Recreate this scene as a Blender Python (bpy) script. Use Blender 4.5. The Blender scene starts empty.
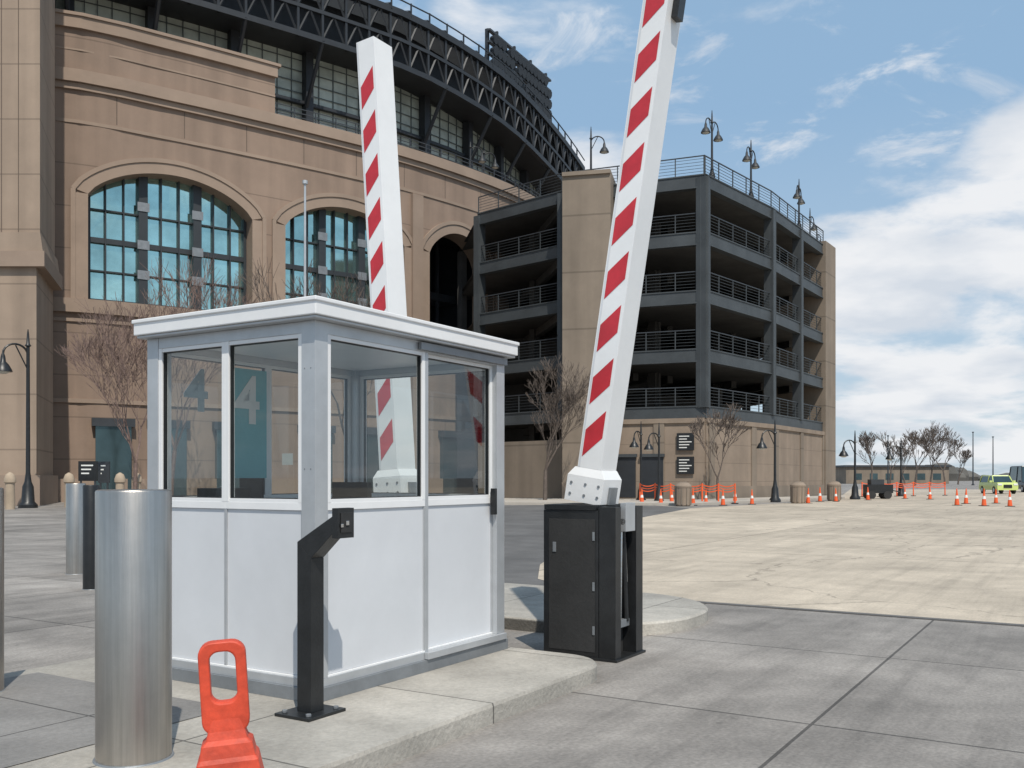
import bpy, bmesh, math, random
from mathutils import Vector, Matrix, noise
random.seed(7)
sc=bpy.context.scene
F=950.0; HZ=478.0; CH=1.45
def W(px,D,z=0.0): return Vector(((px-512)/F*D, D, z))
def G(px,py,z=0.0):
    D=F*(CH-z)/(py-HZ); return W(px,D,z)
TH=math.atan2(.8503,.5263)
FR=Matrix.Translation((-1.164,5.615,0))@Matrix.Rotation(TH,4,'Z')
FRI=FR.inverted()
# ---------------------------------------------------------------- materials
def nn(nt,t,**k):
    n=nt.nodes.new(t)
    for a,b in k.items(): setattr(n,a,b)
    return n
def mat(name,col,rough=.7,metal=0,var=.15,scale=2.0,bump=.15,bscale=25,stain=0,spec=.5,stretch=None,zlines=None):
    m=bpy.data.materials.new(name); m.use_nodes=True; nt=m.node_tree; L=nt.links
    b=nt.nodes['Principled BSDF']; b.inputs['Roughness'].default_value=rough; b.inputs['Metallic'].default_value=metal
    b.inputs['Specular IOR Level'].default_value=spec
    tc=nn(nt,'ShaderNodeTexCoord'); co=tc.outputs['Object']
    if stretch:
        mp=nn(nt,'ShaderNodeMapping'); mp.inputs['Scale'].default_value=stretch; L.new(co,mp.inputs[0]); co2=mp.outputs[0]
    else: co2=co
    n1=nn(nt,'ShaderNodeTexNoise'); n1.inputs['Scale'].default_value=scale; n1.inputs['Detail'].default_value=6; n1.inputs['Roughness'].default_value=.65
    L.new(co2,n1.inputs[0])
    r=nn(nt,'ShaderNodeValToRGB'); r.color_ramp.elements[0].position=.3; r.color_ramp.elements[1].position=.7
    r.color_ramp.elements[0].color=[c*(1-var) for c in col]+[1]; r.color_ramp.elements[1].color=[min(1,c*(1+var)) for c in col]+[1]
    L.new(n1.outputs[0],r.inputs[0]); out=r.outputs[0]
    if stain:
        n2=nn(nt,'ShaderNodeTexNoise'); n2.inputs['Scale'].default_value=scale*.23; n2.inputs['Detail'].default_value=8; n2.inputs['Roughness'].default_value=.7
        L.new(co,n2.inputs[0])
        r2=nn(nt,'ShaderNodeMapRange'); r2.inputs[1].default_value=.35; r2.inputs[2].default_value=.65; r2.inputs[3].default_value=1-stain; r2.inputs[4].default_value=1+stain*.4
        L.new(n2.outputs[0],r2.inputs[0])
        mx=nn(nt,'ShaderNodeVectorMath',operation='SCALE'); L.new(out,mx.inputs[0]); L.new(r2.outputs[0],mx.inputs['Scale']); out=mx.outputs[0]
    if zlines:
        sp=nn(nt,'ShaderNodeSeparateXYZ'); L.new(co,sp.inputs[0])
        a=nn(nt,'ShaderNodeMath',operation='DIVIDE'); L.new(sp.outputs[2],a.inputs[0]); a.inputs[1].default_value=zlines
        f=nn(nt,'ShaderNodeMath',operation='FRACT'); L.new(a.outputs[0],f.inputs[0])
        g=nn(nt,'ShaderNodeMath',operation='GREATER_THAN'); L.new(f.outputs[0],g.inputs[0]); g.inputs[1].default_value=.03
        mr=nn(nt,'ShaderNodeMapRange'); mr.inputs[3].default_value=.7; mr.inputs[4].default_value=1; L.new(g.outputs[0],mr.inputs[0])
        mx=nn(nt,'ShaderNodeVectorMath',operation='SCALE'); L.new(out,mx.inputs[0]); L.new(mr.outputs[0],mx.inputs['Scale']); out=mx.outputs[0]
        mp=nn(nt,'ShaderNodeMapping'); mp.inputs['Scale'].default_value=(.9,.9,.06); L.new(co,mp.inputs[0])
        n4=nn(nt,'ShaderNodeTexNoise'); n4.inputs['Scale'].default_value=1.0; n4.inputs['Detail'].default_value=5; L.new(mp.outputs[0],n4.inputs[0])
        r4=nn(nt,'ShaderNodeMapRange'); r4.inputs[1].default_value=.35; r4.inputs[2].default_value=.65; r4.inputs[3].default_value=.86; r4.inputs[4].default_value=1.06; L.new(n4.outputs[0],r4.inputs[0])
        mx=nn(nt,'ShaderNodeVectorMath',operation='SCALE'); L.new(out,mx.inputs[0]); L.new(r4.outputs[0],mx.inputs['Scale']); out=mx.outputs[0]
    L.new(out,b.inputs['Base Color'])
    if bump:
        n3=nn(nt,'ShaderNodeTexNoise'); n3.inputs['Scale'].default_value=bscale; n3.inputs['Detail'].default_value=5; L.new(co2,n3.inputs[0])
        bp=nn(nt,'ShaderNodeBump'); bp.inputs['Strength'].default_value=bump; bp.inputs['Distance'].default_value=.02
        L.new(n3.outputs[0],bp.inputs['Height']); L.new(bp.outputs[0],b.inputs['Normal'])
    return m
def slabmat(name,col,per,off,jw=.012,var=.12,crack=0,jdark=.35,stain=.25,speck=.1,tyre=0):
    m=mat(name,col,.85,var=var,scale=1.7,bump=.35,bscale=45,stain=stain)
    nt=m.node_tree; L=nt.links; b=nt.nodes['Principled BSDF']
    src=b.inputs['Base Color'].links[0].from_socket
    tc=[n for n in nt.nodes if n.type=='TEX_COORD'][0]
    def scl(src,tex,a,bb,lo=.3,hi=.7):
        rg=nn(nt,'ShaderNodeMapRange'); rg.inputs[1].default_value=lo; rg.inputs[2].default_value=hi; rg.inputs[3].default_value=a; rg.inputs[4].default_value=bb; L.new(tex,rg.inputs[0])
        vg=nn(nt,'ShaderNodeVectorMath',operation='SCALE'); L.new(src,vg.inputs[0]); L.new(rg.outputs[0],vg.inputs['Scale']); return vg.outputs[0]
    ng=nn(nt,'ShaderNodeTexNoise'); ng.inputs['Scale'].default_value=38; ng.inputs['Detail'].default_value=3; L.new(tc.outputs['Object'],ng.inputs[0])
    src=scl(src,ng.outputs[0],1-speck,1+speck)
    if tyre:
        mp=nn(nt,'ShaderNodeMapping'); mp.inputs['Scale'].default_value=(.12,2.2,1); mp.inputs['Rotation'].default_value=(0,0,.05); L.new(tc.outputs['Object'],mp.inputs[0])
        nt_=nn(nt,'ShaderNodeTexNoise'); nt_.inputs['Scale'].default_value=1.6; nt_.inputs['Detail'].default_value=7; nt_.inputs['Roughness'].default_value=.7; L.new(mp.outputs[0],nt_.inputs[0])
        src=scl(src,nt_.outputs[0],1-tyre,1.04,.36,.52)
        sp_=nn(nt,'ShaderNodeTexVoronoi'); sp_.inputs['Scale'].default_value=2.3; L.new(tc.outputs['Object'],sp_.inputs[0])
        src=scl(src,sp_.outputs['Distance'],.72,1,.035,.06)
    sp=nn(nt,'ShaderNodeSeparateXYZ'); L.new(tc.outputs['Object'],sp.inputs[0])
    masks=[];cells=[]
    for i in (0,1):
        a=nn(nt,'ShaderNodeMath',operation='SUBTRACT'); L.new(sp.outputs[i],a.inputs[0]); a.inputs[1].default_value=off[i]
        d=nn(nt,'ShaderNodeMath',operation='DIVIDE'); L.new(a.outputs[0],d.inputs[0]); d.inputs[1].default_value=per
        rd=nn(nt,'ShaderNodeMath',operation='ROUND'); L.new(d.outputs[0],rd.inputs[0])
        s=nn(nt,'ShaderNodeMath',operation='SUBTRACT'); L.new(d.outputs[0],s.inputs[0]); L.new(rd.outputs[0],s.inputs[1])
        ab=nn(nt,'ShaderNodeMath',operation='ABSOLUTE'); L.new(s.outputs[0],ab.inputs[0])
        lt=nn(nt,'ShaderNodeMath',operation='LESS_THAN'); L.new(ab.outputs[0],lt.inputs[0]); lt.inputs[1].default_value=jw/per
        masks.append(lt.outputs[0])
        fl=nn(nt,'ShaderNodeMath',operation='FLOOR'); L.new(d.outputs[0],fl.inputs[0]); cells.append(fl.outputs[0])
    mxm=nn(nt,'ShaderNodeMath',operation='MAXIMUM'); L.new(masks[0],mxm.inputs[0]); L.new(masks[1],mxm.inputs[1]); jm=mxm.outputs[0]
    cb=nn(nt,'ShaderNodeCombineXYZ'); L.new(cells[0],cb.inputs[0]); L.new(cells[1],cb.inputs[1])
    wn=nn(nt,'ShaderNodeTexWhiteNoise'); L.new(cb.outputs[0],wn.inputs[0])
    mr=nn(nt,'ShaderNodeMapRange'); mr.inputs[3].default_value=.90; mr.inputs[4].default_value=1.10; L.new(wn.outputs['Value'],mr.inputs[0])
    v=nn(nt,'ShaderNodeVectorMath',operation='SCALE'); L.new(src,v.inputs[0]); L.new(mr.outputs[0],v.inputs['Scale'])
    if crack:
        nz=nn(nt,'ShaderNodeTexNoise'); nz.inputs['Scale'].default_value=1.2; nz.inputs['Detail'].default_value=5; L.new(tc.outputs['Object'],nz.inputs[0])
        vm=nn(nt,'ShaderNodeVectorMath',operation='MULTIPLY_ADD'); L.new(nz.outputs['Color'],vm.inputs[0]); vm.inputs[1].default_value=(1.2,1.2,0); L.new(tc.outputs['Object'],vm.inputs[2])
        vo=nn(nt,'ShaderNodeTexVoronoi',feature='DISTANCE_TO_EDGE'); vo.inputs['Scale'].default_value=crack; L.new(vm.outputs[0],vo.inputs[0])
        lt=nn(nt,'ShaderNodeMath',operation='LESS_THAN'); L.new(vo.outputs['Distance'],lt.inputs[0]); lt.inputs[1].default_value=.0045
        sc2=nn(nt,'ShaderNodeMath',operation='MULTIPLY'); L.new(lt.outputs[0],sc2.inputs[0]); sc2.inputs[1].default_value=.8
        m2=nn(nt,'ShaderNodeMath',operation='MAXIMUM'); L.new(jm,m2.inputs[0]); L.new(sc2.outputs[0],m2.inputs[1]); jm=m2.outputs[0]
    mr2=nn(nt,'ShaderNodeMapRange'); mr2.inputs[3].default_value=1; mr2.inputs[4].default_value=jdark; L.new(jm,mr2.inputs[0])
    v2=nn(nt,'ShaderNodeVectorMath',operation='SCALE'); L.new(v.outputs[0],v2.inputs[0]); L.new(mr2.outputs[0],v2.inputs['Scale'])
    L.new(v2.outputs[0],b.inputs['Base Color'])
    return m
def glassmat(name,tint,refl=.1,rough=.02):
    m=bpy.data.materials.new(name); m.use_nodes=True; nt=m.node_tree; L=nt.links
    for n in list(nt.nodes): nt.nodes.remove(n)
    o=nn(nt,'ShaderNodeOutputMaterial'); t=nn(nt,'ShaderNodeBsdfTransparent'); g=nn(nt,'ShaderNodeBsdfGlossy')
    tcn=nn(nt,'ShaderNodeTexCoord'); nz=nn(nt,'ShaderNodeTexNoise'); nz.inputs['Scale'].default_value=3; L.new(tcn.outputs['Object'],nz.inputs[0])
    cr=nn(nt,'ShaderNodeValToRGB'); cr.color_ramp.elements[0].color=[c*.95 for c in tint]+[1]; cr.color_ramp.elements[1].color=list(tint)+[1]; L.new(nz.outputs[0],cr.inputs[0]); L.new(cr.outputs[0],t.inputs[0])
    g.inputs['Roughness'].default_value=rough; g.inputs[0].default_value=(.95,.97,1,1)
    lw=nn(nt,'ShaderNodeLayerWeight'); lw.inputs[0].default_value=.5
    pw=nn(nt,'ShaderNodeMath',operation='POWER'); L.new(lw.outputs['Facing'],pw.inputs[0]); pw.inputs[1].default_value=3.2
    ad=nn(nt,'ShaderNodeMath',operation='MULTIPLY_ADD'); L.new(pw.outputs[0],ad.inputs[0]); ad.inputs[1].default_value=.75; ad.inputs[2].default_value=refl
    mx=nn(nt,'ShaderNodeMixShader'); L.new(ad.outputs[0],mx.inputs[0]); L.new(t.outputs[0],mx.inputs[1]); L.new(g.outputs[0],mx.inputs[2]); L.new(mx.outputs[0],o.inputs[0])
    return m
def mirrmat(name,col,rough=.06,metal=.9):
    return mat(name,col,rough,metal,var=.3,scale=.25,bump=.3,bscale=.5)

M={}
M['precast']=mat('precast_tan',(.285,.205,.155),.85,var=.08,scale=.35,bump=.1,bscale=8,stain=.14,zlines=2.55)
M['precast_trim']=mat('precast_trim',(.315,.235,.18),.85,var=.09,scale=.5,bump=.1,bscale=8,stain=.12)
M['precast_lt']=mat('precast_light',(.345,.262,.198),.85,var=.08,scale=.4,bump=.1,bscale=8,stain=.12,zlines=2.9)
M['precast_dark']=mat('precast_joint',(.12,.09,.07),.9,var=.1)
M['teal']=mirrmat('teal_glass',(.46,.70,.66))
M['darkglass']=mirrmat('dark_glass',(.07,.11,.12),.1,.6)
M['mull']=mat('dark_mullion',(.03,.035,.04),.5,var=.1)
M['steel_dark']=mat('dark_steel',(.022,.025,.03),.55,var=.25,scale=1)
M['steel_mid']=mat('mid_steel',(.04,.045,.052),.5,var=.2,scale=1)
M['screen']=mat('screen_panel',(.40,.44,.39),.35,var=.35,scale=.4,bump=0)
M['screenbar']=mat('screen_bar',(.09,.105,.105),.5,var=.1)
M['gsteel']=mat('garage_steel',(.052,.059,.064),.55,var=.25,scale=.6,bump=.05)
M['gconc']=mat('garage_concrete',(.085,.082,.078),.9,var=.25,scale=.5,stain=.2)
M['gbeige']=mat('garage_brick',(.285,.222,.17),.9,var=.1,scale=.6,bump=.1,stain=.15,zlines=1.2)
M['gpier']=mat('garage_pier_panel',(.235,.19,.148),.9,var=.08,scale=.6,bump=.1,stain=.12,zlines=3.66)
M['white']=mat('white_paint',(.80,.80,.80),.4,var=.03,scale=3,bump=.04,bscale=8,stain=.06)
M['panel']=mat('white_panel',(.66,.675,.70),.4,var=.035,scale=1.5,bump=.05,bscale=4,stain=.08)
M['alu']=mat('aluminium',(.50,.515,.53),.42,.45,var=.08,scale=4,bump=.03,stain=.1)
M['alud']=mat('aluminium_dark',(.24,.255,.27),.5,.4,var=.15,scale=4)
M['red']=mat('red_reflective',(.52,.028,.04),.4,var=.15,scale=6,bump=.05,stain=.1)
M['black']=mat('black_powdercoat',(.014,.015,.016),.4,var=.35,scale=8,bump=.08,bscale=60)
M['blackm']=mat('black_rubber',(.028,.028,.028),.8,var=.3)
M['chrome']=mat('chrome_rod',(.6,.6,.6),.25,1,var=.1)
M['ss']=mat('brushed_stainless',(.50,.465,.425),.36,1,var=.14,scale=2.5,bump=.1,bscale=30,stretch=(14,14,.35),stain=.2)
M['orange']=mat('orange_plastic',(.68,.075,.032),.55,var=.2,scale=14,bump=.16,bscale=22,stain=.35)
M['conc']=slabmat('kerb_concrete',(.37,.345,.305),1.5,(.55,-3.0),.007,var=.14,stain=.34)
M['concd']=slabmat('island_concrete',(.22,.21,.20),1.5,(.6,.85),.007,var=.14)
M['slab']=slabmat('paving_concrete',(.262,.240,.218),2.42,(1.52,-2.5),.011,var=.15,stain=.42,speck=.16,tyre=.16)
M['lot']=slabmat('lot_concrete',(.47,.40,.315),7.5,(6.4,-4),.03,var=.1,crack=.2,jdark=.62,stain=.25,tyre=.12)
M['asph']=mat('asphalt',(.125,.12,.116),.9,var=.2,scale=1.2,bump=.3,bscale=60,stain=.25)
M['walk']=mat('sidewalk',(.42,.38,.33),.9,var=.1,scale=1)
M['bark']=mat('bark',(.12,.095,.08),.9,var=.3,scale=6)
M['barkp']=mat('bark_pink',(.19,.13,.11),.9,var=.3,scale=6)
M['cone']=mat('cone_orange',(.80,.12,.03),.5,var=.12)
M['lime']=mat('pale_vehicle_paint',(.58,.68,.22),.3,var=.05)
M['carblack']=mat('car_black',(.02,.022,.03),.25,var=.1)
M['tan']=mat('tan_stone',(.38,.30,.22),.85,var=.15)
M['paper']=mat('paper',(.75,.75,.72),.8,var=.03)
M['notice']=mat('faded_notice',(.42,.42,.39),.8,var=.1)
M['teals']=mat('teal_print',(.12,.40,.43),.5,var=.08)
M['glass']=glassmat('booth_glass',(.86,.89,.88),.06)
M['farveg']=mat('distant_veg',(.12,.115,.105),1,var=.35,scale=.05,bump=0)
M['lampglass']=mat('lamp_lens',(.5,.5,.45),.3,var=.05)
# ---------------------------------------------------------------- mesh builder
class MB:
    def __init__(s): s.v=[];s.f=[];s.mi=[];s.mats=[]
    def m(s,k):
        if k not in s.mats: s.mats.append(k)
        return s.mats.index(k)
    def poly(s,pts,k):
        i=len(s.v); s.v+= [Vector(p) for p in pts]; s.f.append(list(range(i,i+len(pts)))); s.mi.append(s.m(k))
    def hexa(s,p,k):
        i=len(s.v); s.v+=[Vector(q) for q in p]
        for f in ((0,3,2,1),(4,5,6,7),(0,1,5,4),(1,2,6,5),(2,3,7,6),(3,0,4,7)):
            s.f.append([i+a for a in f]); s.mi.append(s.m(k))
    def box(s,x0,x1,y0,y1,z0,z1,k,X=None):
        p=[Vector(q) for q in ((x0,y0,z0),(x1,y0,z0),(x1,y1,z0),(x0,y1,z0),(x0,y0,z1),(x1,y0,z1),(x1,y1,z1),(x0,y1,z1))]
        if X is not None: p=[X@q for q in p]
        s.hexa(p,k)
    def tube(s,a,b,r0,r1,k,n=8,cap=True):
        a=Vector(a);b=Vector(b);d=(b-a)
        if d.length<1e-6: return
        d.normalize(); up=Vector((0,0,1)) if abs(d.z)<.95 else Vector((1,0,0))
        e=d.cross(up).normalized(); g=d.cross(e)
        i=len(s.v);mi=s.m(k)
        for c,r in ((a,r0),(b,r1)):
            for j in range(n):
                t=2*math.pi*j/n; s.v.append(c+e*(r*math.cos(t))+g*(r*math.sin(t)))
        for j in range(n):
            s.f.append([i+j,i+(j+1)%n,i+n+(j+1)%n,i+n+j]); s.mi.append(mi)
        if cap:
            s.f.append([i+j for j in range(n)][::-1]); s.mi.append(mi)
            s.f.append([i+n+j for j in range(n)]); s.mi.append(mi)
    def lathe(s,c,prof,k,n=24):
        c=Vector(c); i=len(s.v); mi=s.m(k)
        for r,z in prof:
            for j in range(n):
                t=2*math.pi*j/n; s.v.append(c+Vector((r*math.cos(t),r*math.sin(t),z)))
        for a in range(len(prof)-1):
            for j in range(n):
                s.f.append([i+a*n+j,i+a*n+(j+1)%n,i+(a+1)*n+(j+1)%n,i+(a+1)*n+j]); s.mi.append(mi)
        s.f.append([i+j for j in range(n)][::-1]); s.mi.append(mi)
        e=i+(len(prof)-1)*n; s.f.append([e+j for j in range(n)]); s.mi.append(mi)
    def build(s,name,X=None,parent=None,bevel=0,smooth=False):
        me=bpy.data.meshes.new(name); me.from_pydata([tuple(v) for v in s.v],[],s.f); 
        for k in s.mats: me.materials.append(M[k])
        me.polygons.foreach_set('material_index',s.mi); me.update()
        o=bpy.data.objects.new(name,me); sc.collection.objects.link(o)
        if X is not None: o.matrix_world=X
        if parent is not None: o.parent=parent
        if bevel:
            md=o.modifiers.new('bevel','BEVEL'); md.width=bevel; md.segments=2; md.limit_method='ANGLE'; md.angle_limit=math.radians(40)
        if smooth:
            for p in me.polygons: p.use_smooth=True
            try: me.set_sharp_from_angle(angle=math.radians(40))
            except Exception: pass
        return o
def empty(name):
    o=bpy.data.objects.new(name,None); sc.collection.objects.link(o); o.empty_display_size=.2
    return o
# ---------------------------------------------------------------- ground
g=MB(); g.poly([(-2500,-2500,0),(2500,-2500,0),(2500,2500,0),(-2500,2500,0)],'slab'); g.build('ground',FR)
def sheet(name,pts,z,k):
    s=MB(); s.poly([FRI@Vector((p.x,p.y,0))+Vector((0,0,z)) for p in pts],k); return s.build(name,FR)
def L2(u,v,z=0): return FR@Vector((u,v,z))
lotpts=[L2(6.4,-150),L2(6.4,.6),L2(6.8,1.9),L2(7.6,2.9),G(540,565),G(575,542),G(625,521),G(690,508.5),W(760,52),W(835,60),W(850,120),W(1500,120)]
sheet('parking_lot',lotpts,.008,'lot')
asp=[G(250,592),L2(6.4,4),L2(6.4,.4),L2(6.8,1.9),L2(7.6,2.9),G(540,565),G(575,542),G(625,521),G(690,508.5),W(640,52.5),W(500,50),W(250,44)]
sheet('asphalt_road',asp,.004,'asph')
s=MB(); s.box(6.33,6.43,-60,.6,-.02,.012,'asph'); s.build('expansion_joint_strip',FR)
s=MB(); 
a=[W(470,52),W(690,49.5),W(845,66),W(845,74),W(690,58.5),W(470,64)]
n=len(a); s.poly([p+Vector((0,0,.13)) for p in a],'walk')
for i in range(n): s.poly([a[i],a[(i+1)%n],a[(i+1)%n]+Vector((0,0,.13)),a[i]+Vector((0,0,.13))],'walk')
s.build('sidewalk')
def rrect(u0,u1,v0,v1,rs,n=8):
    out=[]
    for (cx,cy,a0,r) in ((u1-rs[0],v0+rs[0],-90,rs[0]),(u1-rs[1],v1-rs[1],0,rs[1]),(u0+rs[2],v1-rs[2],90,rs[2]),(u0+rs[3],v0+rs[3],180,rs[3])):
        for i in range(n+1):
            t=math.radians(a0+90*i/n); out.append((cx+r*math.cos(t),cy+r*math.sin(t)))
    return out
def island(name,o,zt=.12):
    s=MB(); N=len(o); c=Vector((sum(p[0] for p in o)/N,sum(p[1] for p in o)/N))
    def ins(d): 
        r=[]
        for p in o:
            q=Vector(p); w=(c-q); r.append(q+w.normalized()*d)
        return r
    i1=[Vector(p) for p in o]; i2=ins(.02)
    for i in range(N):
        j=(i+1)%N
        s.poly([(*i1[i],-.01),(*i1[j],-.01),(*i1[j],zt-.02),(*i1[i],zt-.02)],'conc')
        s.poly([(*i1[i],zt-.02),(*i1[j],zt-.02),(*i2[j],zt),(*i2[i],zt)],'conc')
    s.poly([(*p,zt) for p in i2],'conc')
    return s.build(name,FR)
island('concrete_island',rrect(-7,2.2,-.9,2.4,(.38,.5,.5,.5)))
island('concrete_island',rrect(3.55,6.05,-.6,2.9,(1.3,.4,.3,1.0),14))
s=MB(); s.poly([(-6.8,.32,.124),(-.35,.32,.124),(-.35,2.22,.124),(-6.8,2.22,.124)],'concd'); s.build('island_pavement',FR)
# ---------------------------------------------------------------- booth
bl,bw,z0=2.1,1.53,.12
bp=empty('security_booth'); 
def fmap(face):
    if face=='front': return lambda a0,a1,n0,n1:(a0,a1,-n1,-n0)
    if face=='back': return lambda a0,a1,n0,n1:(a0,a1,bw+n0,bw+n1)
    if face=='near': return lambda a0,a1,n0,n1:(-n1,-n0,a0,a1)
    return lambda a0,a1,n0,n1:(bl+n0,bl+n1,a0,a1)
fr=MB(); pn=MB(); gl=MB()
for u in (0,bl-.11):
    for v in (0,bw-.11): fr.box(u,u+.11,v,v+.11,.25,2.385,'alu')
fr.box(-.02,bl+.02,-.02,bw+.02,.12,.20,'alud'); fr.box(.0,bl,.0,bw,.20,.25,'alu')
ZS,ZT=1.30,2.315
def face(f,bays,Lf):
    m=fmap(f)
    def B(mb,a0,a1,n0,n1,zz0,zz1,k):
        x=m(a0,a1,n0,n1); mb.box(x[0],x[1],x[2],x[3],zz0,zz1,k)
    B(fr,.11,Lf-.11,-.07,-.004,ZT,2.385,'alu')
    for (a0,a1,rec,fk) in bays:
        t=.032
        B(pn,a0+.006,a1-.006,-.05-rec,-.018-rec,.262,ZS-.045,'panel')
        for (x0,x1,y0,y1) in ((a0,a1,.25,.262),(a0,a1,ZS-.045,ZS),): B(fr,x0,x1,-.06-rec,-.006-rec,y0,y1,fk)
        B(fr,a0,a0+.012,-.058-rec,-.008-rec,.262,ZS-.045,'alu'); B(fr,a1-.012,a1,-.058-rec,-.008-rec,.262,ZS-.045,'alu')
        B(fr,a0,a0+t,-.055-rec,-.005-rec,ZS,ZT,fk); B(fr,a1-t,a1,-.055-rec,-.005-rec,ZS,ZT,fk)
        B(fr,a0+t,a1-t,-.055-rec,-.009-rec,ZS,ZS+.022,fk); B(fr,a0+t,a1-t,-.055-rec,-.009-rec,ZT-.025,ZT,fk)
        B(fr,a0+t,a0+t+.006,-.046-rec,-.018-rec,ZS+.022,ZT-.025,'black'); B(fr,a1-t-.006,a1-t,-.046-rec,-.018-rec,ZS+.022,ZT-.025,'black')
        B(fr,a0+t+.006,a1-t-.006,-.046-rec,-.018-rec,ZS+.022,ZS+.028,'black'); B(fr,a0+t+.006,a1-t-.006,-.046-rec,-.018-rec,ZT-.031,ZT-.025,'black')
        x=m(a0+t+.006,a1-t-.006,-.033-rec,-.033-rec); z1,z2=ZS+.028,ZT-.031
        if f in('front','back'): gl.poly([(x[0],x[2],z1),(x[1],x[2],z1),(x[1],x[2],z2),(x[0],x[2],z2)],'glass')
        else: gl.poly([(x[0],x[2],z1),(x[0],x[3],z1),(x[0],x[3],z2),(x[0],x[2],z2)],'glass')
face('front',[(.11,1.085,0,'white'),(1.12,1.99,.035,'white')],bl)
face('back',[(.11,1.05,0,'white'),(1.05,1.99,0,'white')],bl)
face('near',[(.11,.775,.0,'white'),(.775,1.42,.0,'white')],bw)
face('far',[(.11,.765,0,'white'),(.765,1.42,0,'white')],bw)
fr.box(1.085,1.12,.004,.06,.25,2.315,'alu')
fr.box(1.0,2.1,-.028,-.003,2.325,2.375,'alud')
fr.box(1.07,2.08,-.035,-.003,.205,.25,'alu')
fr.box(1.945,1.975,-.012,.028,1.17,1.37,'black')
for z in (.5,.9,1.5,2.1):
    for v in (.03,.08): fr.box(-.003,0.0005,v,v+.008,z,z+.008,'alud')
fr.build('aluminium_frame',FR,bp,bevel=.003); pn.build('wall_panels',FR,bp,bevel=.004); gl.build('window_glass',FR,bp)
r=MB(); r.box(-.075,bl+.08,-.075,bw+.045,2.405,2.50,'white'); r.box(-.06,bl+.065,-.06,bw+.03,2.386,2.4045,'alu'); r.box(-.085,bl+.09,-.085,bw+.055,2.483,2.51,'white')
r.build('roof',FR,bp,bevel=.006)
i=MB(); i.box(.07,bl-.07,.07,bw-.07,.251,.27,'blackm'); i.box(.08,1.2,bw-.55,bw-.08,1.12,1.15,'panel'); i.box(.08,.55,.1,bw-.56,1.10,1.13,'panel')
i.box(.12,.5,bw-.5,bw-.15,.28,1.11,'alud'); i.box(1.45,1.85,bw-.45,bw-.1,.28,.95,'alud')
i.box(.25,.55,bw-.4,bw-.2,1.151,1.38,'black'); i.box(.7,.72,bw-.35,bw-.12,1.17,1.45,'black'); 
i.lathe((1.0,.75,.27),[(.22,0),(.22,.03),(.03,.05),(.03,.55),(.2,.56),(.2,.62)],'black',16); i.box(1.15,1.2,.58,.92,.95,1.42,'black')
i.box(.09,bl-.09,.09,bw-.09,2.36,2.385,'white')
i.build('interior_furniture',FR,bp)
p=MB(); p.box(.040,.0415,.22,.31,1.53,1.60,'notice'); p.build('paper_notice',FR,bp)
def text(body,size,mtx,k,parent,name):
    c=bpy.data.curves.new(name,'FONT'); c.body=body; c.size=size; c.extrude=.002; c.offset=.008
    o=bpy.data.objects.new(name,c); sc.collection.objects.link(o)
    dg=bpy.context.evaluated_depsgraph_get(); me=bpy.data.meshes.new_from_object(o.evaluated_get(dg)); bpy.data.objects.remove(o)
    o=bpy.data.objects.new(name,me); sc.collection.objects.link(o); me.materials.clear(); me.materials.append(M[k]); o.matrix_world=mtx
    if parent: o.parent=parent
    return o
p=MB(); p.box(.62,1.0,bw-.085,bw-.08,1.45,2.26,'teals'); p.build('number_poster',FR,bp)
text('4',.5,FR@Matrix.Translation((.68,bw-.088,1.86))@Matrix.Rotation(math.pi/2,4,'X'),'paper',bp,'poster_numeral')
text('4',.42,FR@Matrix.Translation((.28,bw-.03,1.93))@Matrix.Rotation(math.pi/2,4,'X'),'alu',bp,'window_numeral')
# ---------------------------------------------------------------- card reader post
c=MB(); u,v=-.20,-.155
c.box(u-.15,u+.15,v-.13,v+.13,.12,.138,'black')
for a in(-.11,.11):
    for b in (-.09,.09): c.lathe((u+a,v+b,.138),[(.016,0),(.016,.015)],'alud',6)
h=.052
c.hexa([(u-h,v-h,.138),(u+h,v-h,.138),(u+h,v+h,.138),(u-h,v+h,.138),(u-h,v-h,1.0),(u+h,v-h,1.0),(u+h,v+h,1.09),(u-h,v+h,1.09)],'black')
c.hexa([(u-h,v-h,1.001),(u+h,v-h,1.001),(u+h,v-.22,1.15),(u-h,v-.22,1.15),(u-h,v+h,1.091),(u+h,v+h,1.091),(u+h,v-.22,1.245),(u-h,v-.22,1.245)],'black')
c.box(u-.065,u+.065,v-.265,v-.2205,1.12,1.285,'black'); c.box(u-.045,u+.045,v-.271,v-.266,1.15,1.26,'blackm')
c.box(u-.05,u-.03,v-.275,v-.2715,1.18,1.2,'chrome'); c.box(u-.012,u+.012,v-.278,v-.2715,1.19,1.215,'chrome')
c.build('card_reader_post',FR,bevel=.005)
# ---------------------------------------------------------------- bollards
def bollard(name,P,r,z0,z1,k):
    s=MB(); s.lathe((0,0,0),[(r,0),(r,z1-z0-.012),(r-.004,z1-z0-.004),(r-.014,z1-z0)],k,64)
    s.lathe((0,0,0),[(r+.012,-.002),(r+.008,.006)],'alud',64)
    return s.build(name,Matrix.Translation((P.x,P.y,z0)),smooth=True)
bollard('steel_bollard',G(134,757,.12),.171,.12,1.395,'ss')
bollard('steel_bollard',W(-27,5.9),.171,.12,1.39,'ss')
bollard('steel_bollard',W(76,14.4),.14,0,1.37,'ss')
bollard('black_bollard',W(91,12.4),.1,0,1.36,'black')
for px,D in ((69,47),(120,47),(137,50),(10,44)):
    s=MB(); s.lathe((0,0,0),[(.22,0),(.2,1.2),(.26,1.25),(.26,1.4),(.18,1.62),(.04,1.72)],'tan',20); s.build('stone_bollard',Matrix.Translation(W(px,D)),smooth=True)
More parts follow.
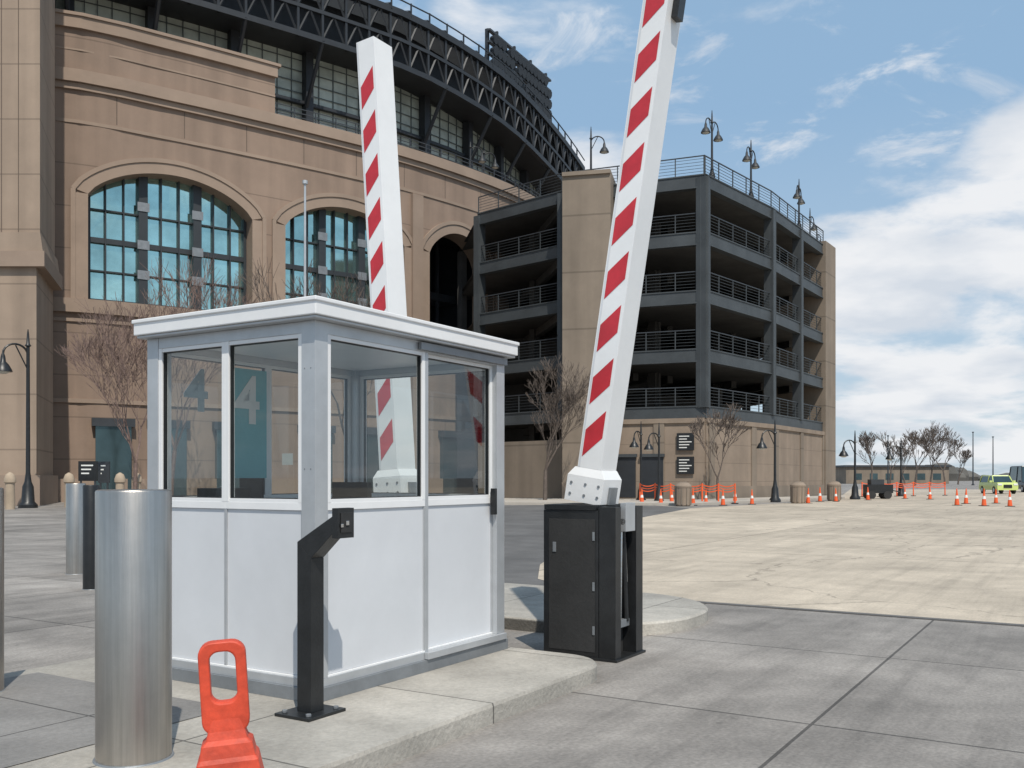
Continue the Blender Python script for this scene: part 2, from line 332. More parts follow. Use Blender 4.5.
# ---------------------------------------------------------------- orange channelizer
def ring(mb,cx,cz,ow,oh,iw,ih,y0,y1,k,ro,ri,izoff=0):
    def rr(w,h,r,off=0): return [(cx+p[0],cz+p[1]+off) for p in rrect(-w/2,w/2,-h/2,h/2,(r,)*4,6)]
    o=rr(ow,oh,ro); q=rr(iw,ih,ri,izoff); N=len(o)
    for i in range(N):
        j=(i+1)%N
        mb.poly([(o[i][0],y0,o[i][1]),(o[j][0],y0,o[j][1]),(q[j][0],y0,q[j][1]),(q[i][0],y0,q[i][1])],k)
        mb.poly([(o[i][0],y1,o[i][1]),(q[i][0],y1,q[i][1]),(q[j][0],y1,q[j][1]),(o[j][0],y1,o[j][1])],k)
        mb.poly([(o[i][0],y0,o[i][1]),(o[i][0],y1,o[i][1]),(o[j][0],y1,o[j][1]),(o[j][0],y0,o[j][1])],k)
        mb.poly([(q[i][0],y0,q[i][1]),(q[j][0],y0,q[j][1]),(q[j][0],y1,q[j][1]),(q[i][0],y1,q[i][1])],k)
s=MB(); ring(s,0,.685,.168,.34,.092,.185,-.03,.03,'orange',.05,.035,.04)
prof=[(.60,.045,.026),(.53,.065,.036),(.50,.074,.045),(.485,.09,.06),(.44,.098,.07),(.425,.108,.078),(.36,.118,.088),(.06,.17,.15)]
for a,b in zip(prof[:-1],prof[1:]):
    s.hexa([(-b[1],-b[2],b[0]),(b[1],-b[2],b[0]),(b[1],b[2],b[0]),(-b[1],b[2],b[0]),(-a[1],-a[2],a[0]),(a[1],-a[2],a[0]),(a[1],a[2],a[0]),(-a[1],a[2],a[0])],'orange')
s.box(-.25,.25,-.22,.22,0,.06,'blackm')
P=W(236,3.5)
o=s.build('traffic_channelizer',Matrix.Translation((P.x,P.y,.0))@Matrix.Rotation(math.radians(14),4,'Z')@Matrix.Rotation(math.radians(-3.5),4,'Y'),bevel=.007)
wm=o.modifiers.new('w','WELD'); wm.merge_threshold=.0006; o.modifiers.move(1,0)
# ---------------------------------------------------------------- barrier gates
def gate(u,v,lean,Lg,zb,side):
    e=empty('barrier_gate')
    s=MB(); ub=.27
    s.box(u-.25,u+ub,v-.25,v+.25,zb,1.19,'black')
    s.box(u-.25,u-.15,v-.40,v-.255,zb,1.22,'black'); s.box(u+.14,u+ub,v-.40,v-.255,zb,1.22,'black')
    s.box(u-.15,u+.14,v-.28,v-.252,zb,1.18,'blackm')
    s.box(u-.27,u+ub+.02,v-.42,v+.26,zb,zb+.02,'black')
    s.box(u-.254,u-.251,v-.22,v+.2,zb+.06,1.12,'blackm')
    s.box(u-.262,u-.255,v+.13,v+.16,.85,.93,'alud')
    for zz in (.2,.55,.95): s.box(u-.26,u-.2545,v-.22,v-.20,zz,zz+.07,'alud')
    s.box(u-.26,u+ub+.01,v-.23,v+.24,1.192,1.235,'black')
    s.build('cabinet',FR,e,bevel=.007)
    s=MB()
    s.tube((u-.05,v-.34,.30),(u+.02,v-.32,1.12),.016,.016,'chrome'); s.tube((u+.08,v-.34,.28),(u+.05,v-.32,1.1),.022,.022,'black')
    s.tube((u+.08,v-.34,.6),(u+.06,v-.32,1.22),.012,.012,'chrome'); s.tube((u+.08,v-.38,1.1),(u-.08,v-.38,1.1),.03,.03,'chrome')
    s.box(u-.1,u-.06,v-.35,v-.31,.5,1.0,'alud'); s.box(u-.12,u+.12,v-.35,v-.30,.24,.3,'alud'); s.box(u-.08,u+.1,v-.41,v-.36,1.02,1.25,'alu')
    s.build('linkage',FR,e,bevel=.003)
    X=FR@Matrix.Translation((u,v-.06,1.2))@Matrix.Rotation(lean,4,'X')
    s=MB()
    s.box(-.165,.165,-.16,.175,.05,.26,'white'); s.hexa([(-.165,-.16,.261),(.165,-.16,.261),(.165,.175,.261),(-.165,.175,.261),(-.14,-.115,.33),(.14,-.115,.33),(.14,.13,.33),(-.14,.13,.33)],'white')
    s.box(-.14,.14,-.108,.108,.331,Lg,'white'); s.box(-.12,.12,-.09,.09,Lg,Lg+.012,'panel')
    s.box(-.06,.06,-.185,-.162,.06,.2,'alud')
    for zz in (.11,.2):
        for vv in (-.12,0,.13): s.tube((-.172,vv,zz),(-.164,vv,zz),.012,.012,'alud',6)
    if side>0: s.box(-.05,.06,-.165,-.11,3.92,4.14,'black')
    z=.42; w=.08
    while z<Lg-.42:
        s.poly([(-.1425,w,z),(-.1425,-w,z+.17),(-.1425,-w,z+.39),(-.1425,w,z+.22)],'red'); z+=.425
    s.box(-.1418,-.1405,w+.004,.1,.335,Lg-.01,'panel')
    s.build('barrier_arm',X,e,bevel=.005)
gate(2.86,-.31,math.radians(9.0),5.0,0.0,1)
gate(3.02,1.83,math.radians(-4.0),4.49,0.0,-1)
# ---------------------------------------------------------------- stadium curve
ctrl=[(-330,53),(-150,54.5),(55,57),(165,60.2),(275,64.5),(350,68),(420,72),(500,79),(545,86),(590,98),(625,115),(650,135)]
cp=[W(a,b) for a,b in ctrl]
def cr(p0,p1,p2,p3,t): return .5*((2*p1)+(-p0+p2)*t+(2*p0-5*p1+4*p2-p3)*t*t+(-p0+3*p1-3*p2+p3)*t**3)
pts=[]
for i in range(1,len(cp)-2):
    for k in range(20): pts.append(cr(cp[i-1],cp[i],cp[i+1],cp[i+2],k/20))
pts.append(cp[-2]); S=[0]
for a,b in zip(pts[:-1],pts[1:]): S.append(S[-1]+(b-a).length)
import bisect
def C(s):
    s=max(0,min(S[-1]-1e-4,s)); i=bisect.bisect_right(S,s)-1; i=min(i,len(pts)-2)
    t=(s-S[i])/(S[i+1]-S[i]); return pts[i].lerp(pts[i+1],t)
def T(s,z,d):
    p=C(s); t=(C(s+.8)-C(s-.8)).normalized(); n=Vector((t.y,-t.x,0)); q=p+n*d; return Vector((q.x,q.y,z))
def spx(px):
    for i in range(len(pts)-1):
        a=512+F*pts[i].x/pts[i].y; b=512+F*pts[i+1].x/pts[i+1].y
        if a<=px<b: return S[i]+(px-a)/(b-a)*(S[i+1]-S[i])
    return S[-1] if px>0 else 0
def cbox(mb,s0,s1,za,zb,d0,d1,k,step=2.5,dz=None):
    n=max(1,int(math.ceil((s1-s0)/step))); f=dz or (lambda s:0)
    for i in range(n):
        a=s0+(s1-s0)*i/n; b=s0+(s1-s0)*(i+1)/n
        mb.hexa([T(a,za+f(a),d1),T(b,za+f(b),d1),T(b,za+f(b),d0),T(a,za+f(a),d0),T(a,zb+f(a),d1),T(b,zb+f(b),d1),T(b,zb+f(b),d0),T(a,zb+f(a),d0)],k)
stad=empty('baseball_stadium')
sS=0; sE=spx(600) ; sStep=spx(275)
SIL,SPR,APX=12.3,18.7,20.7
ops=[(spx(88),spx(252),'g'),(spx(285),spx(404),'g'),(spx(429),spx(487),'o'),(spx(508),spx(552),'o')]
wall=MB(); trim=MB(); gls=MB(); mul=MB()
def arch(o,s,ex=0):
    x=(s-(o[0]+o[1])/2)/((o[1]-o[0])/2+ex); x=max(-1,min(1,x)); return SPR+ex*.3+(APX-SPR+ex*.7)*(1-x*x)**.75
ss=set([sS,sE,sStep]); x=sS
while x<sE: ss.add(x); x+=1.5
for o in ops:
    n=24
    for i in range(n+1): ss.add(o[0]+(o[1]-o[0])*i/n)
ss=sorted(ss)
for a,b in zip(ss[:-1],ss[1:]):
    if b-a<1e-4: continue
    mid=(a+b)/2; top=29.2 if mid<sStep else 26.0
    op=[o for o in ops if o[0]<mid<o[1]]
    if op:
        o=op[0]; za,zb=arch(o,a),arch(o,b)
        wall.poly([T(a,0,0),T(b,0,0),T(b,SIL,0),T(a,SIL,0)],'precast')
        wall.poly([T(a,za,0),T(b,zb,0),T(b,top,0),T(a,top,0)],'precast')
        wall.poly([T(a,za,0),T(a,za,-1.6),T(b,zb,-1.6),T(b,zb,0)],'precast_trim')
        wall.poly([T(a,SIL,0),T(b,SIL,0),T(b,SIL,-1.6),T(a,SIL,-1.6)],'precast_trim')
    else: wall.poly([T(a,0,0),T(b,0,0),T(b,top,0),T(a,top,0)],'precast')
    wall.poly([T(a,top,0),T(b,top,0),T(b,top,-1.0),T(a,top,-1.0)],'precast_trim')
    wall.poly([T(a,top,-1.0),T(b,top,-1.0),T(b,top-4,-1.0),T(a,top-4,-1.0)],'precast_trim')
wall.poly([T(sStep,25,0),T(sStep,29.2,0),T(sStep,29.2,-3.5),T(sStep,25,-3.5)],'precast')
for o in ops:
    for e in (o[0],o[1]): wall.poly([T(e,SIL,0),T(e,SPR,0),T(e,SPR,-1.6),T(e,SIL,-1.6)],'precast_trim')
    n=28; ex=.95
    for i in range(n):
        a=o[0]+(o[1]-o[0])*i/n; b=o[0]+(o[1]-o[0])*(i+1)/n
        ao=o[0]-ex+(o[1]-o[0]+2*ex)*i/n; bo=o[0]-ex+(o[1]-o[0]+2*ex)*(i+1)/n
        for w0,w1,dd in ((0,.72,.08),(.72,1,.15)):
            def lp(sa,so,t): 
                za=arch(o,sa); zo=arch(o,so,ex)
                return (sa+(so-sa)*t, za+(zo-za)*t)
            q=[lp(a,ao,w0),lp(b,bo,w0),lp(b,bo,w1),lp(a,ao,w1)]
            trim.hexa([T(z[0],z[1],.003) for z in q]+[T(z[0],z[1],dd) for z in q],'precast_trim')
    for e,sg in ((o[0],-1),(o[1],1)):
        a,b=sorted((e,e+sg*ex*.72)); cbox(trim,a,b,SIL,SPR,.003,.08,'precast_trim'); a,b=sorted((e+sg*ex*.72,e+sg*ex)); cbox(trim,a,b,SIL,SPR+.25,.003,.15,'precast_trim')
    if o[2]=='g':
        cbox(gls,o[0]-.3,o[1]+.3,SIL-.2,APX+.3,-1.3,-1.2,'teal',3)
        for i in range(1,9):
            if i in (3,6): w=.27
            else: w=.045
            s=o[0]+(o[1]-o[0])*i/9
            cbox(mul,s-w,s+w,SIL,APX,-1.19,-.95+(.2 if w>.1 else 0),'mull')
        for j,z in enumerate((14.3,16.2,18.1)):
            w=.16 if j==1 else .045
            cbox(mul,o[0],o[1],z-w,z+w,-1.18,-.98,'mull')
        for i in(3,6):
            s=o[0]+(o[1]-o[0])*i/9
            for z in (14.3,16.2,18.6): cbox(mul,s-.36,s+.36,z-.28,z+.28,-.74,-.70,'alud')
        cbox(mul,o[0]+.02,o[0]+.2,SIL,SPR+.3,-1.19,-.95,'mull'); cbox(mul,o[1]-.2,o[1]-.02,SIL,SPR+.3,-1.19,-.95,'mull'); cbox(mul,o[0],o[1],SIL+.01,SIL+.25,-1.19,-.95,'mull')
    else:
        cbox(gls,o[0]-1,o[1]+1,SIL-.5,APX+.5,-7,-6.9,'darkglass',3); cbox(mul,o[0]-1,o[1]+1,APX+.5,APX+.6,-7,-1.6,'steel_dark')
        cbox(mul,o[0]-1.2,o[0]-1,SIL-.5,APX+.5,-7,-1.6,'steel_dark'); cbox(mul,o[1]+1,o[1]+1.2,SIL-.5,APX+.5,-7,-1.6,'steel_dark')
        cbox(mul,o[0]-1,o[1]+1,16.2,16.8,-6,-4,'steel_mid')
        cbox(mul,o[0],o[1],13.3,13.38,-.6,-.5,'steel_mid'); cbox(mul,o[0],o[1],12.8,12.85,-.6,-.5,'steel_mid')
        for k in range(1,4):
            s=o[0]+(o[1]-o[0])*k/4; cbox(mul,s-.12,s+.12,SIL,APX+.4,-4.2,-4,'steel_mid')
for z0_,z1_,d in ((25.3,26.05,.4),(24.9,25.28,.2),(22.9,23.1,.08),(11.45,12.28,.3),(10.9,11.1,.12),(.0,1.4,.35),(6.0,6.25,.12)):
    cbox(trim,sS,sE,z0_,z1_,.003,d,'precast_trim')
cbox(trim,sS,sStep+.1,28.6,29.3,.003,.25,'precast_trim'); cbox(trim,sS,sStep+.3,29.31,29.5,-1.1,.35,'precast_trim')
cbox(trim,sS,sStep,27.3,27.4,.003,.05,'precast_trim')
for px in (416,498,562):
    s=spx(px); cbox(trim,s-.5,s+.5,1.4,22.8,.003,.28,'precast_trim')
x=sS+2
while x<sE:
    if not any(o[0]-1.5<x<o[1]+1.5 for o in ops):
        cbox(trim,x-.025,x+.025,12.3,22.88,-.01,.006,'precast_dark')
    cbox(trim,x-.025,x+.025,23.2,24.88,-.01,.007,'precast_dark'); cbox(trim,x-.025,x+.025,1.41,5.9,-.01,.007,'precast_dark')
    x+=4.1
dr=MB()
for px0,px1 in ((95,130),(150,185),(215,245),(300,330),(360,395),(440,475)):
    a,b=spx(px0),spx(px1); cbox(dr,a,b,0,4.6,.003,.36,'darkglass'); cbox(dr,a-.2,b+.2,4.6,5.1,.003,.5,'steel_mid')
dr.build('entrance_doors',None,stad)
wall.build('facade_wall',None,stad); trim.build('facade_trim',None,stad); gls.build('window_glass',None,stad); mul.build('window_mullions',None,stad)
cE=spx(592); s44=spx(425)
def dz(s):
    t=max(0,(s-s44)/(cE-s44)); return -3.0*t**1.15
scn=MB()
cbox(scn,sS,sE,24,32.8,-4.3,-4.2,'screen',3,dz)
x=sS
k=0
while x<cE:
    cbox(scn,x-.03,x+.03,24,32.7,-4.19,-4.12,'screenbar',dz=dz)
    if k%5==0: cbox(scn,x-.3,x+.3,24,32.7,-4.1,-3.4,'steel_dark',dz=dz)
    x+=1.15;k+=1
for j in range(10): cbox(scn,sS,sE,25.0+j*.8,25.06+j*.8,-4.11,-4.07,'screenbar',4)
cbox(scn,sS,sE,28.9,29.15,-4.05,-3.7,'steel_dark',4)
cbox(scn,sS,sE,25.0,25.2,-4,-.9,'precast_trim',4)
for z in (26.5,26.8,27.1): cbox(scn,sStep,sE,z,z+.05,-.5,-.45,'steel_mid',4)
x=sStep
while x<sE: cbox(scn,x,x+.06,26,27.12,-.51,-.44,'steel_mid'); x+=1.6
scn.build('concourse_screens',None,stad)
cn=MB()
n=40
def D_(s,z): return z+dz(s)
for i in range(n):
    a=sS+(cE-sS)*i/n;b=sS+(cE-sS)*(i+1)/n
    cn.poly([T(a,D_(a,36.6),-1),T(b,D_(b,36.6),-1),T(b,D_(b,41),-16),T(a,D_(a,41),-16)],'steel_dark'); cn.poly([T(a,D_(a,32.7),-3.2),T(b,D_(b,32.7),-3.2),T(b,D_(b,36.5),-3.2),T(a,D_(a,36.5),-3.2)],'steel_dark')
    cn.poly([T(a,D_(a,32.7),-5),T(b,D_(b,32.7),-5),T(b,D_(b,32.7),-1.5),T(a,D_(a,32.7),-1.5)],'steel_dark')
cn.poly([T(cE,D_(cE,32.7),-1),T(cE,D_(cE,36.6),-1),T(cE,D_(cE,41),-16),T(cE,D_(cE,33),-16)],'steel_dark')
for z,r in ((32.6,.2),(34.6,.13),(36.6,.25)):
    cbox(cn,sS,cE,z-r,z+r,-1-r,-1+r,'steel_dark',3,dz)
x=sS;st=1.9;k=0
while x+st<cE:
    for (za,zb) in ((32.6,34.6),(34.6,36.6)):
        cn.tube(T(x,D_(x,za),-1),T(x+st/2,D_(x,zb),-1),.09,.09,'steel_dark',4); cn.tube(T(x+st/2,D_(x,zb),-1),T(x+st,D_(x,za),-1),.09,.09,'steel_dark',4)
    cn.tube(T(x,D_(x,32.4),-1),T(x,D_(x,36.8),-1),.13,.13,'steel_dark',4)
    cn.tube(T(x,D_(x,36.6),-.8),T(x,D_(x,37.6),-.8),.07,.07,'steel_dark',4)
    cn.tube(T(x,D_(x,37.0),-1),T(x,D_(x,41.8),-16),.16,.16,'steel_mid',4)
    if k%3==0:
        cn.tube(T(x,28.5+dz(x),-3.6),T(x,D_(x,32.6),-.9),.16,.16,'steel_dark',6)
    x+=st;k+=1
cbox(cn,sS,cE,37.5,37.58,-.84,-.76,'steel_dark',3,dz)
cbox(cn,sS,cE,41.6,42.2,-16.3,-15.8,'steel_dark',3,dz)
cn.build('roof_canopy_truss',None,stad)
lb=MB(); A=W(488,98); B_=W(546,110); d=(B_-A); Lb=d.length; d.normalize(); nb_=Vector((d.y,-d.x,0))
def lbox(s0,s1,z0_,z1_,t0,t1,k):
    p=A+d*s0; q=A+d*s1; lb.hexa([Vector((v.x,v.y,z)) for z in (z0_,z1_) for v in (p+nb_*t1,q+nb_*t1,q+nb_*t0,p+nb_*t0)],k)
for i in range(8):
    s=Lb*i/7; lbox(s-.12,s+.12,36,47.8+(i%2)*.5,-.3,.1,'steel_dark'); lb.tube(A+d*s+nb_*-3+Vector((0,0,36)),A+d*s+Vector((0,0,46)),.12,.12,'steel_dark',4)
for j in range(6): lbox(-.4,Lb+.4,41.4+j*1.2,41.6+j*1.2,.1,.5,'steel_mid')
for j in range(5):
    for i in range(15):
        if (i*7+j*3)%11==0: continue
        p=A+d*(Lb*(i+.5)/15)+Vector((0,0,42.1+j*1.2)); lb.tube(p+nb_*.75-Vector((0,0,.15)),p+nb_*.1,.5,.25,'steel_dark',8)
for i in range(7):
    p=A+d*(Lb*i/7); q=A+d*(Lb*(i+1)/7); lb.tube(p+Vector((0,0,37)),q+Vector((0,0,41.4)),.1,.1,'steel_dark',4); lb.tube(q+Vector((0,0,37)),p+Vector((0,0,41.4)),.1,.1,'steel_dark',4)
lb.build('floodlight_bank',None,stad)
py=MB()
def pyl(p0,p1,D,z0,z1,k,ext=0,taper=0):
    a=W(p0,D);b=W(p1,D); off=Vector((-2.1,6.0,0))
    x=Vector((ext,0,0)); y=Vector((0,-ext,0)); t=Vector((taper,0,0)); 
    v=[a-x+y,b+x+y,b+x+off,a-x+off]
    py.hexa([q+Vector((0,0,z0)) for q in v]+[q-t*(1 if i in(1,2) else 0)+Vector((0,0,z1)) for i,q in enumerate(v)],k)
pyl(-120,40,50,14.3,42,'precast_lt',0); pyl(-120,40,50,12.5,13.3,'precast_trim',.45); pyl(-120,40,50,13.3,14.3,'precast_lt',.3,.15)
pyl(-120,35,50,1.6,12.5,'precast_lt',.15); pyl(-120,36,50,0,1.6,'precast_trim',.4)
for p0 in (1,18):
    pyl(p0,p0+.8,49.99,14.4,42,'precast_dark',0)
py.build('corner_pylon',None,stad)
# ---------------------------------------------------------------- garage
ga=empty('parking_garage')
LV=[5.87,9.5,13.2,16.9,20.5]
front=[W(478,69),W(562,63.5),W(705,60),W(772,67.5),W(824,78.5)]
def seg(mb,p,q,z0,z1,t0,t1,k):
    d=(q-p).normalized(); n=Vector((d.y,-d.x,0))
    mb.hexa([Vector((v.x,v.y,z)) for z in (z0,z1) for v in (p+n*t1,q+n*t1,q+n*t0,p+n*t0)],k)
st_=MB(); rl=MB(); it=MB()
back=Vector((-6,32,0)); foot=front+[front[-1]+back,front[0]+back]
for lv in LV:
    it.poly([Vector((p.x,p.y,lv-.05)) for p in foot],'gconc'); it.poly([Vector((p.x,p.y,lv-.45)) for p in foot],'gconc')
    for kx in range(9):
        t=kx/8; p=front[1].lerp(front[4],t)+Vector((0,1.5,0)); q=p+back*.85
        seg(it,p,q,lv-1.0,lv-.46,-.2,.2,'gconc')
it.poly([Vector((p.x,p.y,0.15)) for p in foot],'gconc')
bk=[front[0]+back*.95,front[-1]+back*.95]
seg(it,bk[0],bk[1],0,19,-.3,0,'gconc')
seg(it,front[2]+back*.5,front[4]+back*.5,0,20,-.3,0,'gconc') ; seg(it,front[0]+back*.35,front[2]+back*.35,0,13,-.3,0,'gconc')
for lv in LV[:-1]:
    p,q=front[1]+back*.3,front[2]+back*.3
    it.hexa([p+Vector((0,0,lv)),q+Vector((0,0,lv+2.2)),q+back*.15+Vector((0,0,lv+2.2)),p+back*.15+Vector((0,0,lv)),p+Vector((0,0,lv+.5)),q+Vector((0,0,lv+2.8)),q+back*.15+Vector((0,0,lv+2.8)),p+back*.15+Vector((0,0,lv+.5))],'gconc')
for p,q in zip(front[:-1],front[1:]):
    L_=(q-p).length; d=(q-p).normalized(); nc=max(1,round(L_/7.2))
    for lv in LV:
        seg(st_,p,q,lv-.62,lv+.08,-.35,.05,'gsteel'); seg(st_,p,q,lv+.081,lv+.16,-.15,.10,'gsteel'); seg(st_,p,q,lv-.70,lv-.621,-.4,.12,'gsteel')
        for r in range(5): seg(rl,p,q,lv+.36+r*.2,lv+.38+r*.2,-.08,-.05,'gsteel')
        seg(rl,p,q,lv+1.32,lv+1.38,-.1,-.03,'steel_mid')
        m_=int(L_/1.8)
        for k in range(m_+1):
            c_=p+d*(L_*k/m_); seg(rl,c_-d*.03,c_+d*.03,lv+.16,lv+1.32,-.1,-.04,'gsteel')
    for k in range(nc+1):
        c_=p+d*(L_*k/nc); seg(st_,c_-d*.26,c_+d*.26,5.9,20.45,-.5,.2,'gsteel')
        for w in (9,18):
            cc=c_+Vector((-.2,1,0)).normalized()*w; seg(it,cc-d*.25,cc+d*.25,.2,20,-.5,.1,'gconc')
    if p is not front[0]:
        seg(st_,p,q,0.0,5.0,-.5,.1,'gbeige'); seg(st_,p,q,4.95,5.25,-.5,.22,'gbeige'); seg(st_,p,q,0,.9,.1,.2,'gpier')
        for k in range(int(L_/6)+1):
            c_=p+d*min(L_-.6,.6+k*6); seg(st_,c_-d*.35,c_+d*.35,.9,4.95,.1,.19,'gpier')
    else:
        seg(st_,p,q,0,4.0,-.6,.0,'gpier')
p,q=front[1],front[2]; d=(q-p).normalized(); L_=(q-p).length
for px,z0_,z1_ in ((687,3.2,4.3),(687,1.7,2.8)):
    t=(px-562)/(705-562); c_=p+d*(L_*t); seg(st_,c_-d*.55,c_+d*.55,z0_,z1_,.2,.25,'black'); 
    for r in range(5): seg(st_,c_-d*.4,c_+d*(.1+.3*((r*7)%3)/2),z0_+.15+r*.18,z0_+.21+r*.18,.251,.26,'paper')
for px in (628,655):
    t=(px-562)/(705-562); c_=p+d*(L_*t); seg(st_,c_-d*.7,c_+d*.7,.2,2.8,.19,.23,'steel_dark'); seg(st_,c_-d*.8,c_+d*.8,2.8,3.0,.19,.35,'gsteel')
a,b=W(563,61.6),W(611,60.9)
seg(st_,a,b,0,20.9,-4,.25,'gpier'); seg(st_,a,b,20.9,21.15,-4.1,.4,'gpier'); seg(st_,a,b,0,1.2,.25,.4,'gbeige')
a,b=W(822,78),W(832,80.5); seg(st_,a,b,0,20.9,-5,.3,'gpier')
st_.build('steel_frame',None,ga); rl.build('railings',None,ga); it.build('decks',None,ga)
# ---------------------------------------------------------------- lamps
def lamp(P,h,arms,k='black',sc_=1.0,rot=0):
    s=MB(); r=.09*sc_
    s.lathe((0,0,0),[(.38*sc_,0),(.38*sc_,.15),(.26*sc_,.3),(.22*sc_,.9*sc_),(.14*sc_,1.1*sc_),(r,1.5*sc_),(r*.75,h-.6),(r*1.5,h-.55),(r*.8,h-.45),(r*.5,h),(.02,h+.25)],k,12)
    for a in arms:
        pp=[]
        for i in range(11):
            t=math.pi*i/10; pp.append(Vector((a*(.5-.5*math.cos(t))*sc_,0,h-.9*sc_+ .45*math.sin(t)*sc_)))
        for x,y in zip(pp[:-1],pp[1:]): s.tube(x,y,.045*sc_,.045*sc_,k,6)
        s.tube((0,0,h-1.5*sc_),(a*.5*sc_,0,h-.5*sc_),.03*sc_,.03*sc_,k,5)
        c_=pp[-1]; s.lathe((c_.x,0,c_.z-.75*sc_),[(.36*sc_,0),(.34*sc_,.08*sc_),(.22*sc_,.3*sc_),(.11*sc_,.42*sc_),(.09*sc_,.62*sc_),(.04*sc_,.78*sc_)],k,14)
        s.lathe((c_.x,0,c_.z-.84*sc_),[(.12*sc_,0),(.27*sc_,.085*sc_)],'lampglass',12)
    s.build('street_lamp',Matrix.Translation(P)@Matrix.Rotation(rot,4,'Z'),smooth=True)
lamp(W(28,46),8.4,(-1,),sc_=1.15,rot=math.radians(50))
lamp(W(659,55),4.4,(-1,),rot=.6,sc_=.8); lamp(W(641,57),4.6,(-1,),rot=.9,sc_=.8); lamp(W(775,57,.0),4.7,(-1,),sc_=.9,rot=.3); lamp(W(855,64),4.4,(-1,),rot=.3,sc_=.9); lamp(W(901,75),4.4,(-1,),sc_=.9)
for px,D,h,ar,rt in ((591,63,4.2,(1,),0),(712,61.5,4.7,(-1,1),.9),(751,66,4.4,(-1,1),1.0),(799,74,4.2,(1,-1),1.1),(810,82,4.2,(1,),.9),(817,88,4.2,(1,),.9),(824,94,4.0,(1,),.9)):
    lamp(W(px,D,20.3),h,ar,'steel_dark',.88,rt)
for px in (491,505):
    lamp(T(spx(px),25.2,-2.2),4.4,(1,),'steel_dark',1.0,.3)
def pole(name,P,h,r,k):
    s=MB(); s.lathe((0,0,0),[(r*2,0),(r*2,.2),(r,.3),(r*.6,h),(r*1.4,h+.02),(r*1.4,h+.2)],k,10); s.build(name,Matrix.Translation(P),smooth=True)
pole('flagpole',W(305,50),16.9,.10,'alu')
pole('light_pole',W(973,190),10.5,.14,'steel_mid'); pole('light_pole',W(993,200),10,.14,'steel_mid'); pole('light_pole',W(888,150),8,.12,'steel_mid')
# ---------------------------------------------------------------- bare trees
def tree(P,h,spread,seed,k,lv=6,rb=.16,minr=.013,dens=.6):
    rnd=random.Random(seed); s=MB()
    def br(p,d,l,r,n):
        q=p
        for i in range(2):
            d=(d+Vector((rnd.uniform(-.14,.14),rnd.uniform(-.14,.14),rnd.uniform(-.02,.14)))).normalized()
            q2=q+d*(l/2); r2=max(minr*.7,r*(.86)); s.tube(q,q2,r,r2,k,6 if n>3 else 3,cap=False); q=q2; r=r2
            if n<=0: continue
            if i==0 and n<lv and rnd.random()<.6:
                ax=Vector((rnd.uniform(-1,1),rnd.uniform(-1,1),rnd.uniform(-.2,.4))).normalized()
                br(q,(d*.7+ax*spread).normalized(),l*rnd.uniform(.5,.7),max(minr,r*.5),n-2)
        if n<=0: return
        for j in range(3 if rnd.random()<dens else 2):
            ax=Vector((rnd.uniform(-1,1),rnd.uniform(-1,1),rnd.uniform(-.15,.6))).normalized()
            br(q,(d+ax*spread).normalized(),l*rnd.uniform(.66,.9),max(minr,r*rnd.uniform(.55,.7)),n-1)
    br(Vector((0,0,-.05)),Vector((0,0,1)),h*.24,rb,lv)
    mz=max(v.z for v in s.v); f=h/mz
    for v in s.v: v*=f
    s.build('bare_tree',Matrix.Translation(P)@Matrix.Rotation(seed,4,'Z'))
tree(W(134,49),11.0,.52,3,'barkp',7,.15,dens=.6); tree(W(170,52),14.0,.44,5,'barkp',7,.17,dens=.6); tree(W(352,56),13.8,.45,8,'bark',7,.17,dens=.5)
tree(W(545,57),9.0,.55,11,'bark',7,.15,dens=.55); tree(W(718,56),5.9,.55,14,'bark',6,.09,minr=.018,dens=.6)
for i,(px,D,h) in enumerate(((872,170,10),(890,190,11),(905,205,9),(915,175,12),(930,180,11),(945,190,12),(958,210,8))):
    tree(W(px,D),h,.55,20+i,'bark',6,.2,.035,dens=.6)
s=MB(); rnd=random.Random(4)
for i in range(420):
    px=700+i*2.2; D=520+rnd.uniform(-60,60); w=rnd.uniform(3,8); hh=rnd.uniform(2.5,6)*(1+.5*math.sin(i*.13))
    s.lathe(W(px,D),[(w,0),(w*1.1,hh*.4),(w*.8,hh*.8),(w*.3,hh)],'farveg',6)
s.build('distant_trees')
s=MB(); s.box(0,26,0,12,0,4.2,'gpier'); s.box(-.5,26.5,-.5,12.5,4.2,4.7,'steel_mid')
for k in range(6): s.box(2+k*4,4+k*4,-.05,0,1,2.6,'darkglass')
s.build('distant_building',Matrix.Translation(W(846,240)))
# ---------------------------------------------------------------- cones, barricade
def cone(P,h=.95):
    s=MB(); b=.19*h/.9; s.box(-b,b,-b,b,0,.04,'blackm'); r=.13*h/.9
    s.lathe((0,0,.04),[(r,0),(r*.72,h*.38)],'cone',14); s.lathe((0,0,.04),[(r*.73,h*.38),(r*.52,h*.56)],'paper',14); s.lathe((0,0,.04),[(r*.51,h*.56),(r*.2,h*.96),(r*.1,h)],'cone',14)
    s.build('traffic_cone',Matrix.Translation(P)@Matrix.Rotation(random.random(),4,'Z')@Matrix.Rotation(random.uniform(-.03,.03),4,'X'))
rc=random.Random(9)
for px,D in ((642,53),(661,51),(672,54),(693,50),(706,53),(723,50),(735,55),(752,52),(808,54),(820,58),(836,58),(868,62),(957,50),(966,53),(984,49),(996,54),(1010,48),(905,66),(930,64),(1040,47)):
    cone(W(px,D),rc.uniform(.78,.9))
